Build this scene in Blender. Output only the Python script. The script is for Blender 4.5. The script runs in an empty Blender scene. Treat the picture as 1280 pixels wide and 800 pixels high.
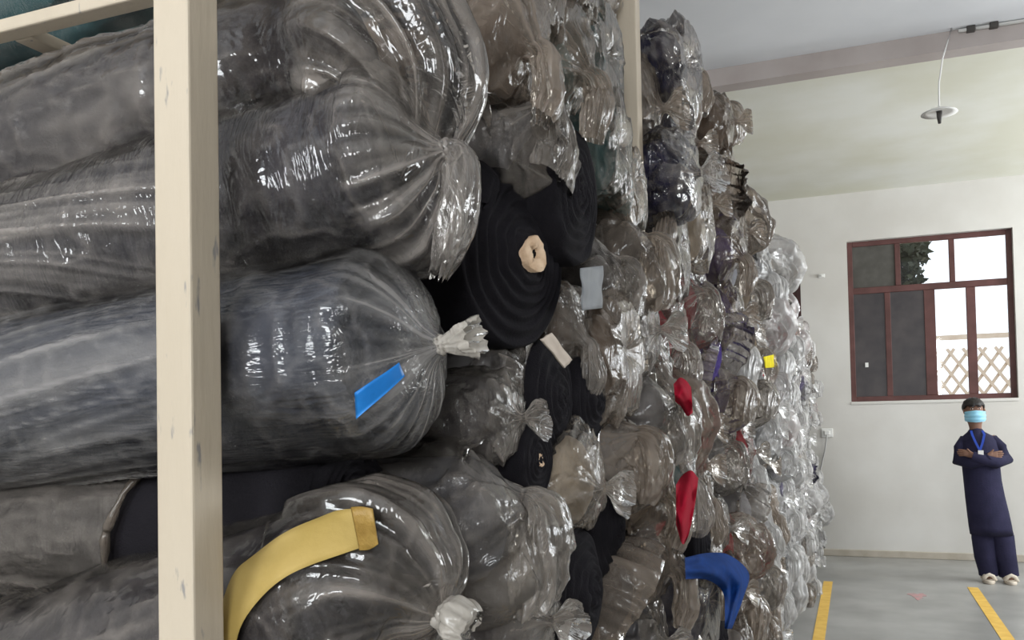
import bpy, bmesh, math, random
import numpy as np
from mathutils import Vector, Matrix, Euler

# ------------------------------------------------------------------ camera
F = 1100.0; PPX, PPY = 640.0, 497.0            # focal length and principal point, pixels of a 1280x800 frame
CAM = np.array([0.0, 0.0, 1.55])
YAW, PITCH, ROLL = math.atan(429 / F), 0.028, 0.02
sc = bpy.context.scene
COL = sc.collection
MCAM = Matrix.Rotation(YAW, 3, 'Z') @ Matrix.Rotation(math.pi / 2 + PITCH, 3, 'X') @ Matrix.Rotation(-ROLL, 3, 'Z')
cd = bpy.data.cameras.new('camera'); cam = bpy.data.objects.new('camera', cd); COL.objects.link(cam)
cam.matrix_world = Matrix.Translation(Vector(CAM)) @ MCAM.to_4x4()
cd.sensor_width = 36.0; cd.lens = 36.0 * F / 1280.0
cd.shift_y = (PPY - 400.0) / 1280.0; cd.clip_start = 0.02
sc.camera = cam
RC = np.array(MCAM)
def ray(x, y): return RC @ np.array([(x - PPX) / F, -(y - PPY) / F, -1.0])
def onX(x, y, X): d = ray(x, y); return CAM + d * (X / d[0])
def onY(x, y, Y): d = ray(x, y); return CAM + d * (Y / d[1])
def onZ(x, y, Z): d = ray(x, y); return CAM + d * ((Z - CAM[2]) / d[2])

# ------------------------------------------------------------------ light
sc.view_settings.view_transform = 'Standard'; sc.view_settings.look = 'None'
sc.view_settings.gamma = 1.0; sc.view_settings.use_curve_mapping = False
sc.view_settings.exposure = 0.0
w = bpy.data.worlds.new('sky'); sc.world = w; w.use_nodes = True
w.node_tree.nodes['Background'].inputs[0].default_value = (0.86, 0.93, 1.0, 1)
w.node_tree.nodes['Background'].inputs[1].default_value = 1.6
# room extents
XL, XR, YB, YW, ZC = -3.0, 4.6, -4.2, 10.42, 4.02
WZ0, WZ1 = 1.70, 3.48                           # window sill and head heights
RIGHT_WINDOWS = [(5.2, 6.9), (8.0, 9.7)]
BACK_WINDOWS = [(-2.5, -1.0), (0.6, 2.1)]
def area(name, loc, rot, sx, sy, power, col=(0.93, 0.97, 1.0)):
    l = bpy.data.lights.new(name, 'AREA'); l.shape = 'RECTANGLE'; l.size = sx; l.size_y = sy
    l.energy = power; l.color = col
    o = bpy.data.objects.new(name, l); COL.objects.link(o); o.location = loc; o.rotation_euler = rot
    return o
for (a, b) in RIGHT_WINDOWS:                    # daylight entering by the side windows
    area('daylight_window', (XR + 0.06, (a + b) / 2, (WZ0 + WZ1) / 2), (0, math.pi / 2, 0), WZ1 - WZ0, b - a, 150)
for (a, b) in BACK_WINDOWS:                     # and by those behind the camera
    area('daylight_window', ((a + b) / 2, YB - 0.06, (WZ0 + WZ1) / 2), (math.pi / 2, 0, 0), b - a, WZ1 - WZ0, 150)

# ------------------------------------------------------------------ helpers
def tag(o, label=None, cat=None, group=None, kind=None):
    if label: o['label'] = label
    if cat: o['category'] = cat
    if group: o['group'] = group
    if kind: o['kind'] = kind
    return o
def empty(name, loc=(0, 0, 0), parent=None):
    o = bpy.data.objects.new(name, None); COL.objects.link(o); o.location = loc; o.empty_display_size = 0.1
    if parent: o.parent = parent
    return o
def link(name, me, mat=None, parent=None, smooth=True):
    o = bpy.data.objects.new(name, me); COL.objects.link(o)
    if mat is not None and len(me.materials) == 0: me.materials.append(mat)
    if parent: o.parent = parent
    return o
def mesh(name, v, f, smooth=True, attrs=None):
    me = bpy.data.meshes.new(name)
    v = np.asarray(v, dtype=np.float32); 
    me.from_pydata([tuple(map(float, p)) for p in v] if len(v) < 400 else v.tolist(), [], f if isinstance(f, list) else f.tolist())
    if smooth: me.polygons.foreach_set('use_smooth', np.ones(len(me.polygons), dtype=bool))
    if attrs:
        for k, a in attrs.items():
            at = me.attributes.new(k, 'FLOAT', 'POINT'); at.data.foreach_set('value', np.asarray(a, dtype=np.float32))
    me.update()
    return me
class BM:
    def __init__(s): s.b = bmesh.new()
    def box(s, x0, x1, y0, y1, z0, z1):
        vs = [s.b.verts.new(p) for p in ((x0,y0,z0),(x1,y0,z0),(x1,y1,z0),(x0,y1,z0),(x0,y0,z1),(x1,y0,z1),(x1,y1,z1),(x0,y1,z1))]
        for q in ((0,3,2,1),(4,5,6,7),(0,1,5,4),(1,2,6,5),(2,3,7,6),(3,0,4,7)): s.b.faces.new([vs[i] for i in q])
        return s
    def bevel(s, w, seg=2):
        bmesh.ops.bevel(s.b, geom=s.b.edges[:], offset=w, segments=seg, affect='EDGES', profile=0.5); return s
    def tube(s, pts, r, n=8, cap=True):
        pts = [Vector(p) for p in pts]; rs = r if isinstance(r, (list, tuple)) else [r] * len(pts); rings = []
        for i, p in enumerate(pts):
            t = (pts[min(i+1, len(pts)-1)] - pts[max(i-1, 0)]).normalized()
            a = t.cross(Vector((0, 0, 1))) if abs(t.z) < .95 else t.cross(Vector((1, 0, 0)))
            a.normalize(); c = t.cross(a)
            rings.append([s.b.verts.new(p + (a * math.cos(2*math.pi*k/n) + c * math.sin(2*math.pi*k/n)) * rs[i]) for k in range(n)])
        for i in range(len(rings) - 1):
            for k in range(n): s.b.faces.new((rings[i][k], rings[i][(k+1) % n], rings[i+1][(k+1) % n], rings[i+1][k]))
        if cap: s.b.faces.new(rings[0][::-1]); s.b.faces.new(rings[-1])
        return s
    def sphere(s, c, r, sx=1, sy=1, sz=1, u=20, v=14):
        bmesh.ops.create_uvsphere(s.b, u_segments=u, v_segments=v, radius=r,
                                  matrix=Matrix.Translation(c) @ Matrix.Diagonal((sx, sy, sz, 1))); return s
    def out(s, name, mat, parent=None, smooth=False):
        bmesh.ops.recalc_face_normals(s.b, faces=s.b.faces[:])
        me = bpy.data.meshes.new(name); s.b.to_mesh(me); s.b.free()
        if smooth: me.polygons.foreach_set('use_smooth', np.ones(len(me.polygons), dtype=bool))
        return link(name, me, mat, parent)

# vectorised value noise on numpy points, result 0..1
def vnoise(p, seed=0):
    p = np.asarray(p, dtype=np.float64); i = np.floor(p).astype(np.int64); f = p - i; f = f * f * (3 - 2 * f)
    def h(a, b, c):
        n = (a * 374761393 + b * 668265263 + c * 2147483647 + seed * 974711) & 0xffffffff
        n = ((n ^ (n >> 13)) * 1274126177) & 0xffffffff; n = ((n ^ (n >> 15)) * 2246822519) & 0xffffffff
        return ((n ^ (n >> 16)) & 0xffff) / 65535.0
    x, y, z = i[..., 0], i[..., 1], i[..., 2]; fx, fy, fz = f[..., 0], f[..., 1], f[..., 2]
    L = lambda a, b, t: a + (b - a) * t
    return L(L(L(h(x,y,z), h(x+1,y,z), fx), L(h(x,y+1,z), h(x+1,y+1,z), fx), fy),
             L(L(h(x,y,z+1), h(x+1,y,z+1), fx), L(h(x,y+1,z+1), h(x+1,y+1,z+1), fx), fy), fz)
def ridge(p, seed=0): return 1 - np.abs(2 * vnoise(p, seed) - 1)

def worley(p, seed=0):
    """distance to the nearest of jittered feature points: pillowy facets with sharp creases between"""
    p = np.asarray(p, float); i = np.floor(p).astype(np.int64); best = np.full(p.shape[:-1], 9.0)
    def h(a, b, c, k):
        n = (a * 374761393 + b * 668265263 + c * 1442695041 + (seed * 7 + k) * 974711) & 0xffffffff
        n = ((n ^ (n >> 13)) * 1274126177) & 0xffffffff; n = ((n ^ (n >> 15)) * 2246822519) & 0xffffffff
        return ((n ^ (n >> 16)) & 0xffff) / 65535.0
    for dx in (-1, 0, 1):
        for dy in (-1, 0, 1):
            for dz in (-1, 0, 1):
                c = i + np.array([dx, dy, dz]); x, y, z = c[..., 0], c[..., 1], c[..., 2]
                q = np.stack([x + h(x, y, z, 1), y + h(x, y, z, 2), z + h(x, y, z, 3)], -1)
                best = np.minimum(best, ((q - p) ** 2).sum(-1))
    return np.sqrt(best)

# ------------------------------------------------------------------ materials
def newmat(name):
    m = bpy.data.materials.new(name); m.use_nodes = True; nt = m.node_tree; nt.nodes.clear()
    out = nt.nodes.new('ShaderNodeOutputMaterial'); return m, nt, out
def N(nt, t, **kw):
    n = nt.nodes.new(t)
    for k, v in kw.items():
        if k.startswith('i_'): n.inputs[int(k[2:])].default_value = v
        else: setattr(n, k, v)
    return n
def surf(name, col, col2=None, scale=6.0, rough=0.8, bump=0.1, bscale=60.0, detail=5.0, spec=0.3, coord='Object', stretch=(1,1,1), metal=0.0, lo=0.35, hi=0.65):
    m, nt, out = newmat(name); lk = nt.links.new
    p = N(nt, 'ShaderNodeBsdfPrincipled'); p.inputs['Roughness'].default_value = rough
    p.inputs['Specular IOR Level'].default_value = spec; p.inputs['Metallic'].default_value = metal
    tc = N(nt, 'ShaderNodeTexCoord'); mp = N(nt, 'ShaderNodeMapping'); mp.inputs['Scale'].default_value = stretch
    lk(tc.outputs[coord], mp.inputs[0])
    if col2:
        n = N(nt, 'ShaderNodeTexNoise'); n.inputs['Scale'].default_value = scale; n.inputs['Detail'].default_value = detail
        r = N(nt, 'ShaderNodeValToRGB'); r.color_ramp.elements[0].position = lo; r.color_ramp.elements[1].position = hi
        r.color_ramp.elements[0].color = (*col, 1); r.color_ramp.elements[1].color = (*col2, 1)
        lk(mp.outputs[0], n.inputs['Vector']); lk(n.outputs['Fac'], r.inputs[0]); lk(r.outputs[0], p.inputs['Base Color'])
    else: p.inputs['Base Color'].default_value = (*col, 1)
    if bump:
        n2 = N(nt, 'ShaderNodeTexNoise'); n2.inputs['Scale'].default_value = bscale; n2.inputs['Detail'].default_value = 4
        b = N(nt, 'ShaderNodeBump'); b.inputs['Strength'].default_value = bump; b.inputs['Distance'].default_value = 0.01
        lk(mp.outputs[0], n2.inputs['Vector']); lk(n2.outputs['Fac'], b.inputs['Height']); lk(b.outputs[0], p.inputs['Normal'])
    lk(p.outputs[0], out.inputs[0]); return m
def film(name, tint, body, haze=0.3, gain=1.0, rough=0.14, bump=0.5, bscale=38.0, ior=1.6, stretch=(1.0, 0.28, 0.28), blur=0.3):
    """thin polythene: see-through, with a milky part that grows where the sheet lies in folds (attribute 'haze')"""
    m, nt, out = newmat(name); lk = nt.links.new
    tr = N(nt, 'ShaderNodeBsdfTransparent'); tr.inputs[0].default_value = (*tint, 1)
    df = N(nt, 'ShaderNodeBsdfDiffuse'); df.inputs[0].default_value = (*body, 1)
    tl = N(nt, 'ShaderNodeBsdfTranslucent'); tl.inputs[0].default_value = (*body, 1)
    gl = N(nt, 'ShaderNodeBsdfGlossy'); gl.inputs['Roughness'].default_value = rough
    dm = N(nt, 'ShaderNodeMixShader'); dm.inputs[0].default_value = 0.3; lk(df.outputs[0], dm.inputs[1]); lk(tl.outputs[0], dm.inputs[2])
    at = N(nt, 'ShaderNodeAttribute', attribute_name='haze')
    tc = N(nt, 'ShaderNodeTexCoord')
    n = N(nt, 'ShaderNodeTexNoise'); n.inputs['Scale'].default_value = 9; n.inputs['Detail'].default_value = 4; lk(tc.outputs['Object'], n.inputs['Vector'])
    ma = N(nt, 'ShaderNodeMath', operation='MULTIPLY_ADD'); lk(at.outputs['Fac'], ma.inputs[0]); ma.inputs[1].default_value = gain; ma.inputs[2].default_value = haze
    mb = N(nt, 'ShaderNodeMath', operation='MULTIPLY_ADD', use_clamp=True); lk(n.outputs['Fac'], mb.inputs[0]); mb.inputs[1].default_value = 0.14
    mc = N(nt, 'ShaderNodeMath', operation='SUBTRACT'); lk(ma.outputs[0], mc.inputs[0]); mc.inputs[1].default_value = 0.07
    lk(mc.outputs[0], mb.inputs[2])
    mx = N(nt, 'ShaderNodeMixShader'); lk(mb.outputs[0], mx.inputs[0]); lk(tr.outputs[0], mx.inputs[1]); lk(dm.outputs[0], mx.inputs[2])
    # crinkles
    mp = N(nt, 'ShaderNodeMapping'); mp.inputs['Scale'].default_value = stretch; lk(tc.outputs['Object'], mp.inputs[0])
    v = N(nt, 'ShaderNodeTexNoise'); v.inputs['Scale'].default_value = bscale; v.inputs['Detail'].default_value = 3; v.inputs['Distortion'].default_value = 1.2
    lk(mp.outputs[0], v.inputs['Vector'])
    a1 = N(nt, 'ShaderNodeMath', operation='SUBTRACT'); lk(v.outputs['Fac'], a1.inputs[0]); a1.inputs[1].default_value = 0.5
    a2 = N(nt, 'ShaderNodeMath', operation='ABSOLUTE'); lk(a1.outputs[0], a2.inputs[0])
    b = N(nt, 'ShaderNodeBump'); b.inputs['Strength'].default_value = bump; b.inputs['Distance'].default_value = 0.02; b.invert = True
    lk(a2.outputs[0], b.inputs['Height'])
    for s_ in (gl, df): lk(b.outputs[0], s_.inputs['Normal'])
    fr = N(nt, 'ShaderNodeFresnel'); fr.inputs['IOR'].default_value = ior; lk(b.outputs[0], fr.inputs['Normal'])
    fin = N(nt, 'ShaderNodeMixShader'); lk(fr.outputs[0], fin.inputs[0]); lk(mx.outputs[0], fin.inputs[1]); lk(gl.outputs[0], fin.inputs[2])
    lk(fin.outputs[0], out.inputs[0]); return m
M = {}
M['plaster'] = surf('white_plaster', (0.60, 0.575, 0.535), (0.67, 0.65, 0.615), 1.3, 0.85, 0.06, 25)
M['ceiling'] = surf('ceiling_paint', (0.70, 0.71, 0.73), (0.77, 0.78, 0.80), 1.2, 0.9, 0.05, 20)
M['ceiling_far'] = surf('bounce_lit_ceiling', (0.70, 0.69, 0.58), (0.80, 0.80, 0.74), 1.1, 0.9, 0.05, 20)  # mottled ceiling paint, with the far bay's warm bounce light put into its colour
M['beam'] = surf('beam_plaster', (0.40, 0.35, 0.33), (0.46, 0.41, 0.39), 3, 0.9, 0.05, 30)
M['concrete'] = surf('polished_concrete', (0.26, 0.255, 0.245), (0.36, 0.355, 0.34), 2.2, 0.32, 0.04, 40, 8)
M['dust'] = surf('dusty_skirting', (0.42, 0.37, 0.30), (0.52, 0.47, 0.40), 5, 0.9, 0.1, 40)
M['cream'] = surf('cream_painted_timber', (0.50, 0.425, 0.325), (0.57, 0.49, 0.385), 5, 0.55, 0.12, 70, stretch=(1, 1, .18))
M['yellow_line'] = surf('yellow_floor_paint', (0.70, 0.42, 0.08), (0.80, 0.52, 0.12), 12, 0.6, 0.03, 60)
M['pink'] = surf('pink_floor_stain', (0.52, 0.27, 0.27), (0.38, 0.30, 0.29), 22, 0.6, 0, lo=.4, hi=.6)
M['frame'] = surf('dark_red_window_paint', (0.085, 0.035, 0.03), (0.12, 0.05, 0.045), 6, 0.45, 0.05, 40)
M['shutter'] = surf('dull_board', (0.035, 0.03, 0.032), (0.06, 0.05, 0.05), 5, 0.35, 0.03, 30)
M['meshscreen'] = surf('grey_insect_screen', (0.075, 0.07, 0.062), (0.10, 0.095, 0.085), 9, 0.8, 0.03, 60)
M['white_plastic'] = surf('white_plastic', (0.78, 0.77, 0.74), None, rough=0.35, bump=0)
M['grey_wire'] = surf('grey_cable', (0.42, 0.41, 0.40), None, rough=0.5, bump=0)
M['dark_metal'] = surf('dark_metal', (0.06, 0.055, 0.05), None, rough=0.4, bump=0)
M['card'] = surf('torn_cardboard', (0.62, 0.42, 0.27), (0.80, 0.60, 0.42), 40, 0.9, 0.5, 120)
M['cardflat'] = surf('buff_card', (0.55, 0.46, 0.38), (0.62, 0.53, 0.45), 14, 0.8, 0.1, 60)
M['tape_yellow'] = surf('ochre_paper_tape', (0.42, 0.295, 0.085), (0.47, 0.335, 0.11), 14, 0.55, 0.15, 60)
M['tape_fold'] = surf('creased_brown_tape', (0.27, 0.16, 0.035), (0.38, 0.24, 0.06), 40, 0.4, 0.5, 60)
M['tape_blue'] = surf('blue_tape', (0.012, 0.17, 0.52), (0.02, 0.21, 0.60), 14, 0.35, 0.15, 60)
M['paperlabel'] = surf('grey_paper_label', (0.22, 0.23, 0.245), (0.28, 0.29, 0.30), 20, 0.7, 0.05, 60)
nt = M['cream'].node_tree; lk = nt.links.new; pb_ = [n for n in nt.nodes if n.type == 'BSDF_PRINCIPLED'][0]
src = pb_.inputs['Base Color'].links[0].from_socket
tc_ = N(nt, 'ShaderNodeTexCoord'); mp_ = N(nt, 'ShaderNodeMapping'); mp_.inputs['Scale'].default_value = (60, 60, 14); lk(tc_.outputs['Object'], mp_.inputs[0])
nz_ = N(nt, 'ShaderNodeTexNoise'); nz_.inputs['Scale'].default_value = 1; nz_.inputs['Detail'].default_value = 6; lk(mp_.outputs[0], nz_.inputs['Vector'])
rp_ = N(nt, 'ShaderNodeValToRGB'); rp_.color_ramp.elements[0].position = .66; rp_.color_ramp.elements[1].position = .72; lk(nz_.outputs['Fac'], rp_.inputs[0])
mxw = N(nt, 'ShaderNodeMix', data_type='RGBA'); lk(rp_.outputs[0], mxw.inputs[0]); lk(src, mxw.inputs[6]); mxw.inputs[7].default_value = (.27, .25, .235, 1); lk(mxw.outputs[2], pb_.inputs['Base Color'])
def cloth(name, c, k=1.35, **kw): return surf(name, c, tuple(min(1, x * k) for x in c), 14, 0.92, 0.25, 260, spec=0.12, **kw)
FAB = {'black': (0.010, 0.009, 0.011), 'charcoal': (0.040, 0.038, 0.045), 'slate': (0.055, 0.060, 0.078), 'navy': (0.018, 0.018, 0.050),
       'teal': (0.05, 0.125, 0.135), 'grey': (0.20, 0.20, 0.215), 'white': (0.62, 0.62, 0.63), 'beige': (0.42, 0.35, 0.27),
       'red': (0.30, 0.008, 0.024), 'purple': (0.055, 0.035, 0.16), 'blue': (0.006, 0.036, 0.165), 'pink': (0.52, 0.22, 0.20), 'brown': (0.12, 0.085, 0.065), 'green': (0.36, 0.40, 0.22)}
for k, c in FAB.items(): M['f_' + k] = cloth(k + '_fabric', c)
M['film_clear'] = film('clear_polythene', (0.94, 0.93, 0.92), (0.56, 0.50, 0.45), 0.03, 0.55, 0.085, 0.42)
M['film_tight'] = film('stretched_polythene', (0.94, 0.93, 0.92), (0.52, 0.49, 0.47), 0.03, 0.55, 0.085, 0.30, 60, stretch=(.10, 1, .9))
M['film_slack'] = film('slack_polythene', (0.92, 0.90, 0.88), (0.52, 0.455, 0.40), 0.05, 0.48, 0.10, 0.35, 22, stretch=(.6, .5, .5))
M['film_fog'] = film('foggy_polythene', (0.90, 0.88, 0.85), (0.43, 0.38, 0.335), 0.16, 0.55, 0.15, 0.35, 30, 1.42, (.8, .6, .4))
M['film_tan'] = film('dusty_polythene', (0.86, 0.82, 0.77), (0.37, 0.305, 0.25), 0.25, 0.55, 0.17, 0.35, 30, 1.40, (.8, .6, .4))
M['film_cream'] = film('knotted_polythene', (0.9, 0.88, 0.85), (0.56, 0.515, 0.455), 0.45, 0.5, 0.16, 0.3, 30, 1.45)
M['film_white'] = film('milky_polythene', (0.93, 0.93, 0.93), (0.74, 0.72, 0.70), 0.32, 0.55, 0.17, 0.35, 30, 1.42, (.8, .6, .4))
m, nt, out = newmat('window_glass')
g1 = N(nt, 'ShaderNodeBsdfTransparent'); g2 = N(nt, 'ShaderNodeBsdfGlossy'); g2.inputs['Roughness'].default_value = .03
fr = N(nt, 'ShaderNodeFresnel'); mx = N(nt, 'ShaderNodeMixShader'); fr.inputs[0].default_value = 1.45
nt.links.new(fr.outputs[0], mx.inputs[0]); nt.links.new(g1.outputs[0], mx.inputs[1]); nt.links.new(g2.outputs[0], mx.inputs[2]); nt.links.new(mx.outputs[0], out.inputs[0])
M['glass'] = m

# ------------------------------------------------------------------ the room
def struct(o): o['kind'] = 'structure'; return o
struct(BM().box(XL - .2, XR + .2, YB - .2, YW + .2, -0.12, 0).out('floor', M['concrete']))
BY0, BY1 = 6.28, 6.42                                            # ceiling beam
ce = struct(BM().box(XL - .2, XR + .2, YB - .2, BY0 + .07, ZC, ZC + .15).out('ceiling', M['ceiling']))
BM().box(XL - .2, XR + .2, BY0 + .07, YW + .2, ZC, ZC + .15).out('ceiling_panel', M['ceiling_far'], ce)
struct(BM().box(XL, XR, BY0, BY1, ZC - .125, ZC).out('trim_1', M['beam']))
struct(BM().box(XL, XR, -0.4, -0.26, ZC - .125, ZC).out('trim_2', M['beam']))
def wall(name, axis, p0, p1, a0, a1, holes, z1=ZC):
    """a wall with window openings; axis 'x' runs along X (thickness in Y), axis 'y' along Y"""
    b = BM(); cuts = sorted(holes)
    def bx(u0, u1, z0_, z1_):
        if axis == 'x': b.box(u0, u1, p0, p1, z0_, z1_)
        else: b.box(p0, p1, u0, u1, z0_, z1_)
    u = a0
    for (h0, h1) in cuts:
        bx(u, h0, 0, z1); bx(h0, h1, 0, WZ0); bx(h0, h1, WZ1, z1); u = h1
    bx(u, a1, 0, z1)
    return struct(b.out(name, M['plaster']))
W1 = (-0.04, 1.58); W2 = (-2.16, -0.54)                          # the two rear windows
wall('wall_rear', 'x', YW, YW + .2, XL - .2, XR + .2, [W2, W1])
wall('wall_back', 'x', YB - .2, YB, XL - .2, XR + .2, BACK_WINDOWS)
wall('wall_right', 'y', XR, XR + .2, YB, YW, RIGHT_WINDOWS)
wall('wall_left', 'y', XL - .2, XL, YB, YW, [])
struct(BM().box(XL, XR, YW - .022, YW, 0, .075).bevel(.006).out('baseboard_rear', M['dust']))
def window(n, x0, x1, dark_left=True):
    y0, y1 = YW + .07, YW + .12; t = .055
    wx = lambda px: onY(px, 400, YW + .09)[0] - onY(1058, 400, YW + .09)[0] + x0
    root = empty('window_%d' % n, ((x0 + x1) / 2, YW + .09, WZ0)); root['kind'] = 'structure'
    inv = Matrix.Translation(-root.location)
    def part(name, mat, boxes, bev=.004):
        b = BM()
        for q in boxes: b.box(*q)
        if bev: b.bevel(bev, 1)
        o = b.out(name, mat); o.data.transform(inv); o.parent = root; return o
    zt = 2.93                                                    # transom
    part('frame', M['frame'], [(x0, x0 + t, y0, y1, WZ0, WZ1), (x1 - t, x1, y0, y1, WZ0, WZ1), (x0 + t, x1 - t, y0, y1, WZ0, WZ0 + t), (x0 + t, x1 - t, y0, y1, WZ1 - t, WZ1)])
    part('transom', M['frame'], [(x0 + t, x1 - t, y0, y1, zt - .035, zt + .035)])
    W = x1 - x0; um = [x0 + W * .318, x0 + W * .648]; lm = [(x0 + W * .247, .03), (x0 + W * .505, .055), (x0 + W * .752, .045)]
    for x in um: part('mullion', M['frame'], [(x - .028, x + .028, y0 + .004, y1 - .004, zt + .035, WZ1 - t)])
    for x, h in lm: part('mullion', M['frame'], [(x - h, x + h, y0 + .004, y1 - .004, WZ0 + t, zt - .035)])
    ue = [x0 + t] + um + [x1 - t]; le = [x0 + t] + [q[0] for q in lm] + [x1 - t]
    for i in range(3):
        part('pane', M['meshscreen'] if i == 0 and dark_left else M['glass'], [(ue[i], ue[i+1], y0 + .02, y0 + .026, zt + .03, WZ1 - .05)], 0)
    for i in range(4):
        if i < 2 and dark_left: part('shutter_board', M['shutter'], [(le[i], le[i+1], y0 + .015, y0 + .03, WZ0 + .05, zt - .03)], 0)
        else: part('pane', M['glass'], [(le[i], le[i+1], y0 + .02, y0 + .026, WZ0 + .05, zt - .03)], 0)
    if dark_left:
        k = part('glint', M['white_plastic'], [(x0 + W * .095, x0 + W * .115, y0 - .01, y0 + .016, 2.08, 2.13)], 0)  # added white block standing in for a reflected glint on the dark pane
    part('window_sill', M['plaster'], [(x0, x1, YW - .012, y0, WZ0 - .03, WZ0 - .001)], 0)
    return root
window(1, *W1); window(2, *W2)
# floor paint
def strip(name, x0, x1, y0, y1, mat): return BM().box(x0, x1, y0, y1, 0.0005, 0.0035).out(name, mat)
tag(strip('floor_line', -0.325, -0.245, 1.0, 8.78, M['yellow_line']), 'yellow painted floor line running beside the fabric stack', 'floor line', None)
tag(strip('floor_line', 0.88, 0.965, 1.0, 8.80, M['yellow_line']), 'yellow painted floor line ending at the standing person\'s feet', 'floor line', None)
pk = onZ(1147, 745, 0)
t_ = np.linspace(0, 2 * math.pi, 22, endpoint=False)
rr = [(.06 + .02 * math.sin(3 * a) + .012 * math.sin(7 * a + 1)) for a in t_]
v = [(pk[0] + r * math.cos(a), pk[1] + 2.2 * r * math.sin(a), z) for z in (0.0005, 0.002) for r, a in zip(rr, t_)]
n_ = len(t_); f_ = [list(range(n_, 2 * n_)), list(range(n_))[::-1]] + [[i, (i + 1) % n_, n_ + (i + 1) % n_, n_ + i] for i in range(n_)]
tag(link('floor_stain', mesh('floor_stain', v, f_, False), M['pink']), 'faint pink stain on the grey concrete floor', 'stain')
# wall socket and its cable
sp = onY(1034, 541, YW)
so = tag(empty('wall_socket', (sp[0], YW, sp[2])), 'white wall socket with a dangling grey cable on the rear wall', 'socket')
BM().box(-.06, .06, -.022, 0, -.05, .05).bevel(.006).out('plate', M['white_plastic'], so)
BM().box(-.03, .03, -.05, -.022, -.025, .025).bevel(.008).out('plug', M['white_plastic'], so)
ep = onY(1021, 608, YW)
BM().tube([(0, -.05, -.02), (-.01, -.05, -.08), (-.03, -.02, -.2), (ep[0]-sp[0], -.012, ep[2]-sp[2]), (ep[0]-sp[0]-.02, -.012, ep[2]-sp[2]-.5)], .008).out('cable', M['grey_wire'], so, True)
hk = onY(1027, 345, YW)
tag(BM().box(hk[0] - .035, hk[0] + .035, YW - .02, YW, hk[2] - .02, hk[2] + .02).bevel(.006).box(hk[0] - .008, hk[0] + .008, YW - .05, YW - .015, hk[2] - .012, hk[2] + .012).out('wall_hook', M['white_plastic']), 'small white hook on the bare plaster left of the window', 'hook')
# pendant and conduit on the ceiling by the beam
LY = BY0 - .04
pt = onY(1190, 46, LY); pb = onY(1174, 140, LY)
pl = tag(empty('pendant_lamp', (pb[0], LY, pb[2])), 'white pendant lamp hanging on a thin bowed cord from the ceiling', 'lamp')
d = Vector((pt[0] - pb[0], 0, ZC - pb[2]))
BM().tube([(0, 0, .02), (.004, 0, d.z * .35), (.03, 0, d.z * .65), (d.x * .7, 0, d.z * .85), (d.x, 0, d.z)], .005).out('cord', M['white_plastic'], pl, True)
bm_ = BM(); prof = [(.0, .022), (.03, .022), (.07, .012), (.105, -.004), (.11, -.010), (.07, -.002), (.02, .004), (0, .004)]
vs = []
for r, z in prof: vs.append([bm_.b.verts.new((max(r, .0005) * math.cos(2*math.pi*k/28), max(r, .0005) * math.sin(2*math.pi*k/28), z)) for k in range(28)])
for i in range(len(prof) - 1):
    for k in range(28): bm_.b.faces.new((vs[i][k], vs[i][(k+1) % 28], vs[i+1][(k+1) % 28], vs[i+1][k]))
bm_.out('shade', M['white_plastic'], pl, True)
BM().tube([(0, 0, .01), (0, 0, -.03), (0, 0, -.075)], [.018, .016, .009], 12).out('bulb_holder', M['dark_metal'], pl, True)
c0 = onZ(1198, 36, ZC); c1 = onZ(1290, 25, ZC)
cn = tag(empty('ceiling_conduit', (c0[0], c0[1], ZC)), 'thin white conduit with two dark clips fixed under the ceiling', 'conduit')
dd = Vector((2.4, c1[1] - c0[1] + .0, 0))
BM().tube([(0, 0, -.014), tuple(dd * .5 + Vector((0, 0, -.014))), tuple(dd + Vector((0, 0, -.014)))], .012).out('pipe', M['white_plastic'], cn, True)
for q in (.07, .2):
    BM().box(q - .025, q + .025, -.03, .03, -.034, 0).bevel(.005).out('clip', M['dark_metal'], cn)

# ------------------------------------------------------------------ outside the window
M['earth'] = surf('dry_earth', (0.60, 0.47, 0.28), (0.72, 0.60, 0.40), 2, 0.95, 0.2, 20)
M['leaf'] = surf('dark_leaves', (0.018, 0.026, 0.012), (0.05, 0.06, 0.03), 3, 0.7, 0.0)
M['bark'] = surf('grey_bark', (0.08, 0.06, 0.045), (0.13, 0.10, 0.08), 8, 0.9, 0.4, 40)
M['fencewood'] = surf('weathered_fence_wood', (0.60, 0.49, 0.40), (0.70, 0.60, 0.50), 6, 0.9, 0.2, 30)
struct(BM().box(-14, 16, YW + .2, 34, -.32, -.12).out('ground', M['earth']))
rng = random.Random(4)
fe = tag(empty('lattice_fence', (2.6, 16.5, -.12)), 'brown lattice fence in the yard outside the window', 'fence')
pk_me = BM().box(-.025, .025, -.015, .015, 0, 2.1).out('slat', M['fencewood'], fe)
FH = 3.0
for i in range(-14, 15):
    for sgn in (-1, 1):
        o = pk_me if (i == -14 and sgn == -1) else link('slat', pk_me.data, None, fe)
        o.location = (i * .24 - sgn * .75, .02 * sgn, 0); o.rotation_euler = (0, sgn * .6, 0); o.scale = (1, 1, FH / 2.1 / math.cos(.6) * .92)
for z in (.06, 1.5, FH - .05): BM().box(-3.6, 3.6, -.03, .03, z - .04, z + .04).out('rail', M['fencewood'], fe)
for x in (-3.6, -1.8, 0, 1.8, 3.6): BM().box(x - .05, x + .05, -.05, .05, -.1, FH + .05).out('post', M['fencewood'], fe)
tr = tag(empty('tree', (0.05, 12.2, -.12)), 'dark leafy tree shading the left panes of the window', 'tree')
BM().tube([(0, 0, -.1), (.05, 0, 1.2), (-.05, .1, 2.2), (.1, .1, 3.4)], [.13, .11, .09, .05], 10).out('trunk', M['bark'], tr, True)
lv = []; lf = []
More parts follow.
